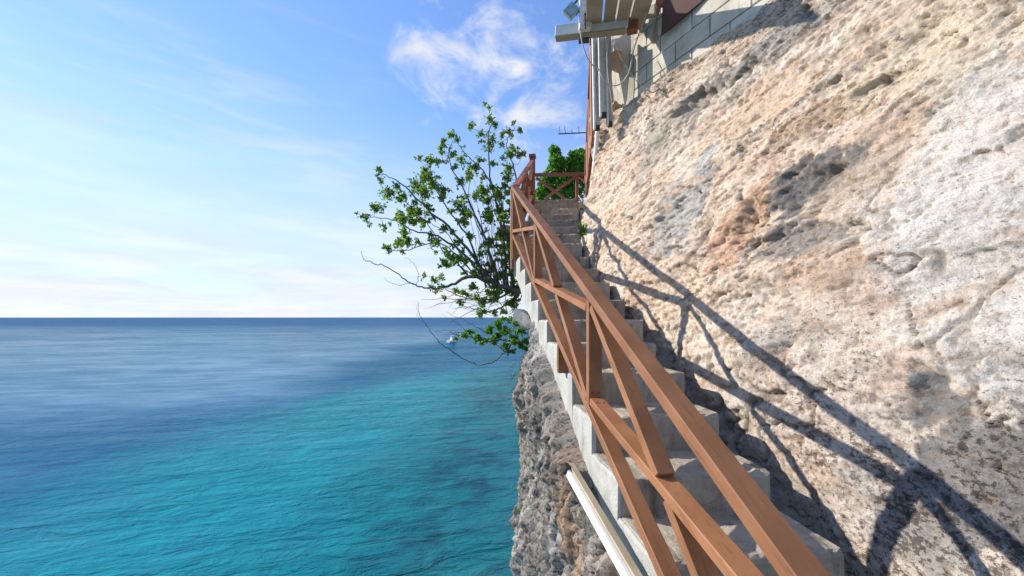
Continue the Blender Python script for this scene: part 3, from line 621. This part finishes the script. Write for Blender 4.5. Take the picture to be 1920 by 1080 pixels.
# three channel posts below the beam
lab = ['longest white metal channel post hanging under the deck, nearest the sea', 'short white metal channel post in the middle of the three under the deck', 'white metal channel post beside the concrete pier, right of the three']
for k, (u0, u1, vt, vb, d) in enumerate(((1111.5, 1122.5, 66, 243, 4.66), (1123, 1134.5, 66, 219, 4.60), (1136, 1146, 66, 236, 4.62))):
    t_ = thing('channel_post', lab[k], 'post', P(u0, vb, d), 'white channel posts under the deck')
    lean = 3
    bL, tL = P(u0+lean, vb, d), P(u0, vt, d); bR, tR = P(u1+lean, vb, d+.03), P(u1, vt, d+.03)
    beam('flange', bL, tL, (ST, CT, 0), .05, .022, CHAN, t_, .002)
    beam('web', (bL+bR)/2+Vector((0, .025, 0)), (tL+tR)/2+Vector((0, .025, 0)), (CT, -ST, 0), (bR-bL).length*.95, .02, CGREY if k == 2 else CHAN, t_, .001)
    beam('end_cap', (bL+bR)/2+Vector((0, .0, -.012)), (bL+bR)/2+Vector((0, .0, .05)), (CT, -ST, 0), (bR-bL).length*.7, .035, BOLT, t_, .001)
# white rod leaning on the rock
vs, fs = [], []
tube_data(smoothpts([P(1121, 240, 4.9), P(1117, 285, 5.0), P(1111, 330, 5.1), P(1106, 365, 5.15), P(1102, 394, 5.2)], 3), [.030, .03, .029, .028, .026, .024, .022, .02, .018, .016, .013, .009, .004], 7, vs, fs)
tag(pymesh('white_pole', vs, fs, WHITEP, smooth=True), 'peeling white tapered pole leaning along the edge of the rock', 'pole')
# floodlight
fl = thing('floodlight', 'small square floodlight tilted on the white post above the beam', 'floodlight', P(1072, 22, 4.4))
fc = P(1071, 21, 4.38); ax = (P(1080, 3, 4.38)-P(1062, 22, 4.38)).normalized(); ay = (P(1062, 22, 4.38)-P(1077, 38, 4.38)).normalized()
nrm = ax.cross(ay).normalized()
def fl_box(name, c, sx, sy, sz, m, off):
    bm = bmesh.new(); beam_bm(bm, c+ax*(-sx/2)+nrm*off, c+ax*(sx/2)+nrm*off, ay, sy, sz); return inv(fin(name, bm, m, bevel=.004), fl)
fl_box('housing', fc, .15, .13, .05, GALV, 0)
fl_box('lens', fc, .12, .10, .006, LENS, (.029 if nrm.dot(-fc) > 0 else -.029))
for k in range(4): fl_box('fin', fc+ax*(-.05+.033*k), .006, .11, .03, METAL, (-.04 if nrm.dot(-fc) > 0 else .04))
beam('bracket', P(1072, 12, 4.42), P(1087, -4, 4.42), (0, 1, 0), .03, .014, METAL, fl, .002)
beam('bracket', P(1081, 28, 4.40), P(1088, 14, 4.42), (0, 1, 0), .03, .012, METAL, fl, .002)
# cables
def cable(pts, r, m, label):
    vs, fs = [], []; sp = smoothpts(pts, 5); tube_data(sp, [r]*len(sp), 6, vs, fs); return tag(pymesh('hanging_cable', vs, fs, m, smooth=True), label, 'cable', 'loose cables under the deck')
cable([P(1088, 58, 4.3), P(1092, 82, 4.3), P(1100, 106, 4.3), P(1111, 122, 4.3), P(1123, 131, 4.3), P(1130, 146, 4.3), P(1141, 158, 4.35), P(1158, 160, 4.4), P(1172, 148, 4.35), P(1181, 130, 4.25), P(1187, 98, 4.2), P(1200, 58, 4.15), P(1212, 25, 4.1), P(1222, -10, 4.1)], .007, CABLE, 'thick pale cable looping from the beam end down and up to the deck')
cable([P(1157, 92, 4.45), P(1170, 118, 4.35), P(1184, 138, 4.25), P(1198, 158, 4.15), P(1212, 168, 4.05), P(1225, 173, 4.0), P(1236, 165, 4.05)], .0045, CABLED, 'thin dark cable lying slack across the pier face')
cable([P(1139, 70, 4.4), P(1141, 85, 4.4), P(1138, 110, 4.42), P(1141, 150, 4.45), P(1147, 190, 4.5), P(1149, 232, 4.55)], .005, CABLE, 'short pale cable hanging straight down by the channel posts')
cable([P(1187, 135, 4.25), P(1190, 160, 4.3), P(1188, 185, 4.4), P(1189, 196, 4.4)], .005, CABLED, 'short dark cable end dangling over the foot of the pier')
# antenna
an = thing('tv_antenna', 'dark television antenna with short upright rods above the green tree', 'antenna', P(1075, 248, 11))
def rod(name, p, q, r, m, par):
    vs, fs = [], []; tube_data([p, (p+q)/2, q], [r]*3, 6, vs, fs); o = pymesh(name, vs, fs, m); return inv(o, par)
rod('boom', P(1047, 251, 11), P(1112, 248, 11), .016, METAL, an)
for u in (1050, 1060, 1073, 1086, 1100): rod('element', P(u, 251, 11.0), P(u-1.5, 237 if u != 1073 else 243, 11.0), .009, METAL, an)
# white board on the cliff
wb = thing('white_board', 'long white painted timber lying against the cliff under the stair side', 'board', P(1055, 872, 2.05))
p0, p1 = P(1061, 878, 2.04), P(1219, 1160, 1.225)
beam('timber', p0, p1, (.75, .66, 0), .020, .038, WHITEP, wb, .002)
beam('end_clip', P(1058, 874, 2.03), P(1063, 884, 2.0), (.75, .66, 0), .03, .05, BOLT, wb, .001)
beam('bare_side', p0+Vector((.028, .012, .006)), p1+Vector((.028, .012, .006)), (.75, .66, 0), .035, .040, KHAKI, wb, .002)
# concrete lump under the slab
cb = thing('concrete_block', 'tilted grey concrete block wedged under the stair side behind the bush', 'concrete block', P(975, 598, 4.6))
rough_poly('block_body', [P(966, 577, 4.5), P(959, 607, 4.5), P(984, 618, 4.4), P(1000, 612, 4.35), P(990, 590, 4.4)], Vector((.12, .12, -.02)), CGREY, cb, 2, .004)
# ------------------------------------------------------------------ vegetation
def leaf_add(vs, fs, p, size, up=None):
    ax = Vector((random.gauss(0, 1), random.gauss(0, 1), random.gauss(.25, .8))).normalized(); sd_ = ax.cross(Vector((random.gauss(0, 1), random.gauss(0, 1), random.gauss(0, 1)))).normalized()
    nn = ax.cross(sd_); w_ = size*random.uniform(.26, .36); b = len(vs)
    vs.extend([p, p+ax*size*.35+sd_*w_+nn*w_*.3, p+ax*size*.8+sd_*w_*.75+nn*w_*.2, p+ax*size, p+ax*size*.8-sd_*w_*.75+nn*w_*.2, p+ax*size*.35-sd_*w_+nn*w_*.3, p+ax*size*.5-nn*w_*.15])
    fs.extend([(b, b+1, b+6), (b+1, b+2, b+6), (b+2, b+3, b+6), (b+3, b+4, b+6), (b+4, b+5, b+6), (b+5, b, b+6)])
def branch3(pts, d0, d1): n = len(pts); return [P(u, v, d0+(d1-d0)*i/(n-1)) for i, (u, v) in enumerate(pts)]
def make_tree(name, label, cat, branches, clusters, base, leafm, leafsize, dens, twigr=.0028):
    root = thing(name, label, cat, base); vs, fs = [], []; allp = []
    for (pts, d0, d1, r0, r1) in branches:
        sp = smoothpts(branch3(pts, d0, d1), 5); n = len(sp)
        sp = [p+Vector([random.gauss(0, .008) for _ in range(3)]) if 0 < i < n-1 else p for i, p in enumerate(sp)]
        tube_data(sp, [r0+(r1-r0)*(i/(n-1))**.8 for i in range(n)], 6, vs, fs); allp += sp
    lv, lf = [], []
    cam_uv = []
    for p in allp:
        d = p.x*ST+p.y*CT; X = p.x*CT-p.y*ST; cam_uv.append((960+F*X/d, 595-F*p.z/d, d))
    for (u, v, r) in clusters:
        best = sorted(range(len(allp)), key=lambda i: (cam_uv[i][0]-u)**2+(cam_uv[i][1]-v)**2+ (40*max(0, v-cam_uv[i][1]))*.0)[:6]
        bi = random.choice(best[:2]); src = allp[bi]; d = cam_uv[bi][2]+random.uniform(-.25, .25)
        c_ = P(u, v, d); R_ = r/F*d
        mid_ = src.lerp(c_, .5)+Vector([random.gauss(0, .03) for _ in range(3)])
        tube_data(smoothpts([src, mid_, c_], 3), [twigr*1.3]*3+[twigr]*4, 4, vs, fs)
        nt = max(3, int(r*.75))
        for k in range(nt):
            dirv = Vector((random.gauss(0, 1), random.gauss(0, 1), random.gauss(.15, 1))).normalized(); tip = c_+dirv*R_*random.uniform(.35, 1.1)
            tube_data([c_, c_.lerp(tip, .5)+Vector([random.gauss(0, .006) for _ in range(3)]), tip], [twigr*.8, twigr*.65, twigr*.5], 3, vs, fs)
            for q in range(max(3, int(dens*r*.32))):
                leaf_add(lv, lf, c_.lerp(tip, random.uniform(.35, 1.0))+Vector([random.gauss(0, R_*.11) for _ in range(3)]), leafsize*random.uniform(.5, 1.35))
    o = pymesh('trunk', vs, fs, BARK, smooth=True); inv(o, root); o = pymesh('crown', lv, lf, leafm); inv(o, root); return root
BR = [([(1000, 552), (975, 545), (945, 538), (915, 527), (880, 518), (855, 530), (820, 541)], 5.2, 5.8, .055, .016),
 ([(820, 541), (790, 538), (760, 524), (728, 502), (695, 492), (681, 485), (677, 470)], 5.8, 6.0, .014, .003),
 ([(780, 535), (784, 520), (780, 500), (768, 487), (758, 482)], 5.9, 6.1, .005, .002), ([(775, 531), (750, 535), (728, 528), (722, 520)], 5.9, 5.8, .004, .002),
 ([(925, 531), (890, 485), (850, 435), (800, 390), (760, 350), (735, 335), (712, 322)], 5.5, 6.1, .028, .004),
 ([(915, 528), (870, 475), (820, 443), (775, 432), (735, 412), (686, 408)], 5.6, 5.9, .022, .004),
 ([(935, 533), (918, 470), (897, 415), (868, 350), (842, 300), (850, 262)], 5.5, 6.2, .024, .004),
 ([(950, 535), (945, 460), (935, 400), (920, 330), (916, 265), (922, 225), (909, 195)], 5.4, 6.2, .022, .004),
 ([(962, 538), (950, 440), (935, 375), (905, 320), (875, 290), (852, 262)], 5.4, 5.9, .022, .004),
 ([(972, 540), (967, 430), (968, 340), (955, 290), (950, 265), (965, 240)], 5.4, 6.1, .018, .004),
 ([(895, 520), (850, 472), (812, 455), (768, 468), (730, 470)], 5.6, 5.6, .014, .004),
 ([(905, 522), (880, 450), (845, 400), (812, 345), (808, 300)], 5.6, 6.3, .020, .004),
 ([(880, 520), (850, 485), (830, 470), (800, 410), (790, 360)], 5.7, 6.0, .014, .004),
 ([(930, 530), (900, 500), (860, 470), (840, 440), (810, 420)], 5.5, 5.8, .016, .004),
 ([(960, 545), (925, 562), (885, 560), (842, 546), (822, 528)], 5.4, 5.8, .018, .003),
 ([(972, 552), (935, 580), (905, 585), (875, 575), (850, 580)], 5.3, 5.6, .015, .002),
 ([(960, 550), (930, 545), (902, 560), (860, 562), (835, 560), (790, 562)], 5.4, 5.9, .012, .002),
 ([(945, 536), (935, 470), (905, 440), (880, 385), (880, 335)], 5.4, 5.7, .016, .003),
 ([(960, 538), (958, 470), (935, 420), (912, 360)], 5.3, 5.6, .014, .003), ([(980, 550), (955, 590), (930, 560), (905, 600)], 5.2, 5.5, .008, .002),
 ([(900, 523), (870, 505), (850, 490), (832, 497)], 5.6, 5.6, .010, .003), ([(948, 590), (947, 540), (944, 500), (942, 430)], 5.3, 5.4, .006, .003)]
for k in range(26):
    u0 = random.uniform(905, 972); u1 = u0+random.uniform(-55, 12); v1 = random.uniform(330, 470)
    BR.append(([(u0, 540), (u0*.6+u1*.4+random.uniform(-6, 6), 540*.6+v1*.4), (u1, v1)], 5.4, 5.4+random.uniform(.0, .6), .007, .002))
for k in range(22):
    u0 = random.uniform(880, 975); v0 = random.uniform(535, 580); BR.append(([(u0, v0), (u0-random.uniform(15, 45), v0+random.uniform(-8, 22)), (u0-random.uniform(50, 95), v0+random.uniform(-12, 36))], 5.4, 5.5+random.uniform(-.2, .4), .006, .0015))
CL = [(909,193,4),(920,203,5),(919,225,9),(882,238,9),(927,236,10),(902,253,8),(918,264,13),(915,280,9),(962,230,5),(973,245,8),(958,249,8),(943,253,7),(940,271,7),(847,254,10),(831,269,9),(829,280,7),(847,291,8),(865,300,11),(900,300,8),(923,309,8),(891,316,12),(853,315,9),(807,298,12),(820,304,9),(955,291,11),(969,287,9),(980,288,6),(955,318,12),(951,333,11),(949,351,9),(793,322,13),(878,333,11),(864,342,10),(711,320,9),(713,338,8),(744,349,9),(731,364,16),(755,369,13),(780,349,16),(798,336,15),(811,344,17),(829,358,15),(793,364,16),(700,391,12),(682,407,7),(715,389,8),(769,393,15),(784,402,15),(749,409,13),(804,393,12),(904,358,14),(891,369,12),(915,375,13),(933,364,9),(860,384,15),(873,402,12),(915,402,13),(847,398,8),(688,410,9),(720,426,7),(752,406,11),(771,414,12),(793,417,11),(757,436,11),(760,453,13),(746,458,10),(728,468,8),(782,453,8),(815,453,12),(832,430,8),(868,417,12),(915,411,12),(863,455,9),(882,442,8),(852,483,15),(832,497,11),(865,489,10),(815,525,10),(807,536,8),(827,519,7),(918,453,10),(938,464,10),(949,492,10),(921,505,10),(938,440,9),(888,537,9),(871,550,9),(854,544,7),(904,567,12),(902,586,10),(952,572,8),(927,555,8),(950,405,9),(955,380,9),(945,520,9),(960,555,8),(900,480,8),(890,500,7),(955,440,9),(962,470,9),(957,515,8),(935,395,9),(955,362,8),(940,545,7)]
CL = [(u, v, r*1.25) for (u, v, r) in CL]
for (pts, d0, d1, r0, r1) in BR[4:21]:
    for k in range(7):
        i = random.randrange(1, len(pts)); f_ = random.random(); u = pts[i-1][0]*(1-f_)+pts[i][0]*f_; v = pts[i-1][1]*(1-f_)+pts[i][1]*f_
        if v < 545: CL.append((min(u+random.gauss(0, 13), 972), v+random.gauss(0, 11), random.uniform(5, 9)))
for (u, v) in ((960, 575), (945, 585), (930, 560), (968, 560), (915, 550), (955, 545), (925, 590), (968, 590), (890, 560), (865, 570)): CL.append((u, v, 9))
for k in range(52): CL.append((random.uniform(905, 972), random.uniform(340, 565), random.uniform(6, 11)))
make_tree('cliff_tree', 'sparse leaning tree with thin bare twigs growing out over the sea beside the stairs', 'tree', BR, CL, P(985, 550, 5.3), LEAF, .040, 3.2)
BR2 = [([(992, 640), (970, 640), (945, 637), (910, 640), (880, 630), (862, 632), (842, 620)], 4.35, 4.6, .02, .003),
 ([(975, 640), (945, 622), (920, 625), (890, 612), (870, 600), (835, 585)], 4.4, 4.7, .008, .001), ([(968, 655), (945, 658), (925, 640)], 4.3, 4.3, .010, .003),
 ([(962, 645), (940, 668), (918, 681), (893, 683), (868, 672), (835, 650), (812, 628), (796, 605), (787, 588), (784, 566)], 4.35, 4.9, .009, .0025),
 ([(891, 682), (886, 695), (884, 702)], 4.5, 4.5, .002, .001), ([(793, 603), (785, 595), (780, 570)], 4.8, 4.9, .003, .001),
 ([(870, 628), (845, 618), (820, 622), (805, 610)], 4.6, 4.8, .003, .001), ([(880, 625), (850, 600), (828, 590)], 4.6, 4.8, .003, .001)]
CL2 = [(879,622,9),(871,630,8),(896,633,12),(918,622,12),(932,611,12),(949,622,13),(963,636,14),(927,639,12),(946,650,12),(957,658,9),(854,636,5),(972,620,10),(908,640,10),(935,632,12),(975,650,8),(985,640,9),(981,625,9),(968,608,8),(984,655,7),(940,600,9),(955,600,9)]
make_tree('low_bush', 'low dense bush on the cliff edge below the tree, one bare branch looping down', 'bush', BR2, CL2, P(985, 640, 4.3), LEAFB, .032, 5.5)
# green tree behind the landing
root = thing('garden_tree', 'bright green dense leafy tree standing behind the top landing', 'tree', P(1060, 400, 9.5))
vs, fs = [], []; lv, lf = [], []
tube_data([P(1062, 420, 9.5), P(1060, 370, 9.5), P(1050, 330, 9.5), P(1045, 300, 9.4)], [.06, .05, .04, .02], 7, vs, fs)
for (u, v) in ((1075, 300), (1090, 310), (1030, 340), (1040, 290)): tube_data([P(1058, 360, 9.5), P((u+1058)/2, (v+350)/2, 9.4), P(u, v, 9.5)], [.03, .02, .01], 5, vs, fs)
for (u, v, r, n) in ((1040, 288, 10, 260), (1044, 305, 15, 420), (1038, 325, 18, 460), (1060, 320, 20, 520), (1076, 298, 14, 420), (1092, 290, 10, 300), (1090, 312, 20, 520), (1025, 345, 18, 420), (1050, 350, 24, 620), (1080, 350, 24, 620), (1013, 365, 14, 300), (1105, 330, 14, 260), (1095, 300, 14, 300), (1030, 370, 20, 400), (1036, 278, 5, 60), (1070, 372, 20, 400), (1015, 385, 12, 150)):
    c_ = P(u, v, 9.5+random.uniform(-.3, .3)); R_ = r/F*9.5
    for k in range(n):
        dv_ = Vector((random.gauss(0, 1), random.gauss(0, 1), random.gauss(0, 1))).normalized()*R_*random.uniform(.3, 1)**.6; leaf_add(lv, lf, c_+dv_, random.uniform(.06, .10))
inv(pymesh('trunk', vs, fs, BARK, smooth=True), root); inv(pymesh('crown', lv, lf, LEAFB), root)
# plants
def tuft(name, label, cat, u, v, d, r, n, size, mat_, droop=0):
    root = thing(name, label, cat, P(u, v+r, d)); vs, fs = [], []; lv, lf = [], []; base = P(u, v+r*.9, d)
    for k in range(max(6, n//12)):
        tip = P(u+random.uniform(-r, r), v+random.uniform(-r, r*.6), d+random.uniform(-.1, .1)); tube_data([base, base.lerp(tip, .5)+Vector((0, 0, .01)), tip], [.003, .002, .001], 4, vs, fs)
        for q in range(12): leaf_add(lv, lf, base.lerp(tip, random.uniform(.3, 1.05))+Vector([random.gauss(0, .012) for _ in range(3)]), size*random.uniform(.6, 1.2))
    inv(pymesh('stems', vs, fs, BARK), root); inv(pymesh('foliage', lv, lf, mat_), root)
tuft('fern', 'bright green leafy weed in the gap between upper steps and rock', 'plant', 1098, 430, 4.8, 13, 420, .04, LEAFB)
tuft('weed', 'small bright green weed sprouting from the lower cliff edge', 'plant', 982, 956, 3.55, 11, 120, .03, LEAFB)
tuft('moss_tuft', 'olive dry tuft beneath the white pole at the rock edge', 'plant', 1113, 350, 5.15, 14, 100, .02, LEAFD)
# hanging roots on the cliff
vs, fs = [], []
for k in range(34):
    u, v, d = random.uniform(962, 986), random.uniform(655, 760), 3.95; p = P(u, v, d); q = [p]
    for s in range(4): q.append(q[-1]+Vector((random.uniform(-.03, .012), random.uniform(-.02, .02), -random.uniform(.01, .05))))
    tube_data(q, [.0022, .002, .0017, .0013, .0008], 4, vs, fs)
tag(pymesh('hanging_roots', vs, fs, LEAFD), 'wispy dry roots and grass trailing from the cliff edge under the bush', 'roots')
# ------------------------------------------------------------------ small boat far out
bt = thing('motor_boat', 'tiny white motor boat on the blue water behind the bush', 'boat', P(848, 642, 130))
bt.location.z = WZ
def hull(L_, W_, H_):
    bm = bmesh.new(); secs = []
    for k in range(9):
        x = -L_/2+L_*k/8; wv2 = W_/2*(1-max(0, (k-3)/5)**2)+.02; hh2 = H_*(1+.35*(k/8)**2)
        secs.append([bm.verts.new((x, s*wv2*f, z)) for s, f, z in ((-1, 1, hh2), (-1, .75, .1), (0, .1, -.3), (1, .75, .1), (1, 1, hh2))])
    for a, b in zip(secs, secs[1:]):
        for j in range(4): bm.faces.new((a[j], b[j], b[j+1], a[j+1]))
        bm.faces.new((a[4], b[4], b[0], a[0]))
    bm.faces.new(secs[0]); bm.faces.new(secs[-1][::-1]); return bm
o = fin('hull', hull(4.2, 1.7, .75), WHITEP, bt)
bm = bmesh.new(); bmesh.ops.create_cube(bm, size=1, matrix=Matrix.Translation((0, 0, 1.3)) @ Matrix.Diagonal((1.4, 1.2, 1.1, 1)))
for v_ in bm.verts:
    if v_.co.z > 1.5: v_.co.x *= .7; v_.co.y *= .85
o2 = fin('cabin', bm, WHITEP, bt, bevel=.05)
bm = bmesh.new(); bmesh.ops.create_cube(bm, size=1, matrix=Matrix.Translation((.0, 0, 2.25)) @ Matrix.Diagonal((1.3, 1.2, .06, 1))); fin('canopy', bm, WHITEP, bt)
for sx in (-.45, .45):
    for sy in (-.45, .45):
        bm = bmesh.new(); beam_bm(bm, (sx, sy, 1.8), (sx, sy, 2.23), (1, 0, 0), .05, .05); fin('canopy_pole', bm, METAL, bt)
bt.rotation_euler.z = math.radians(50)
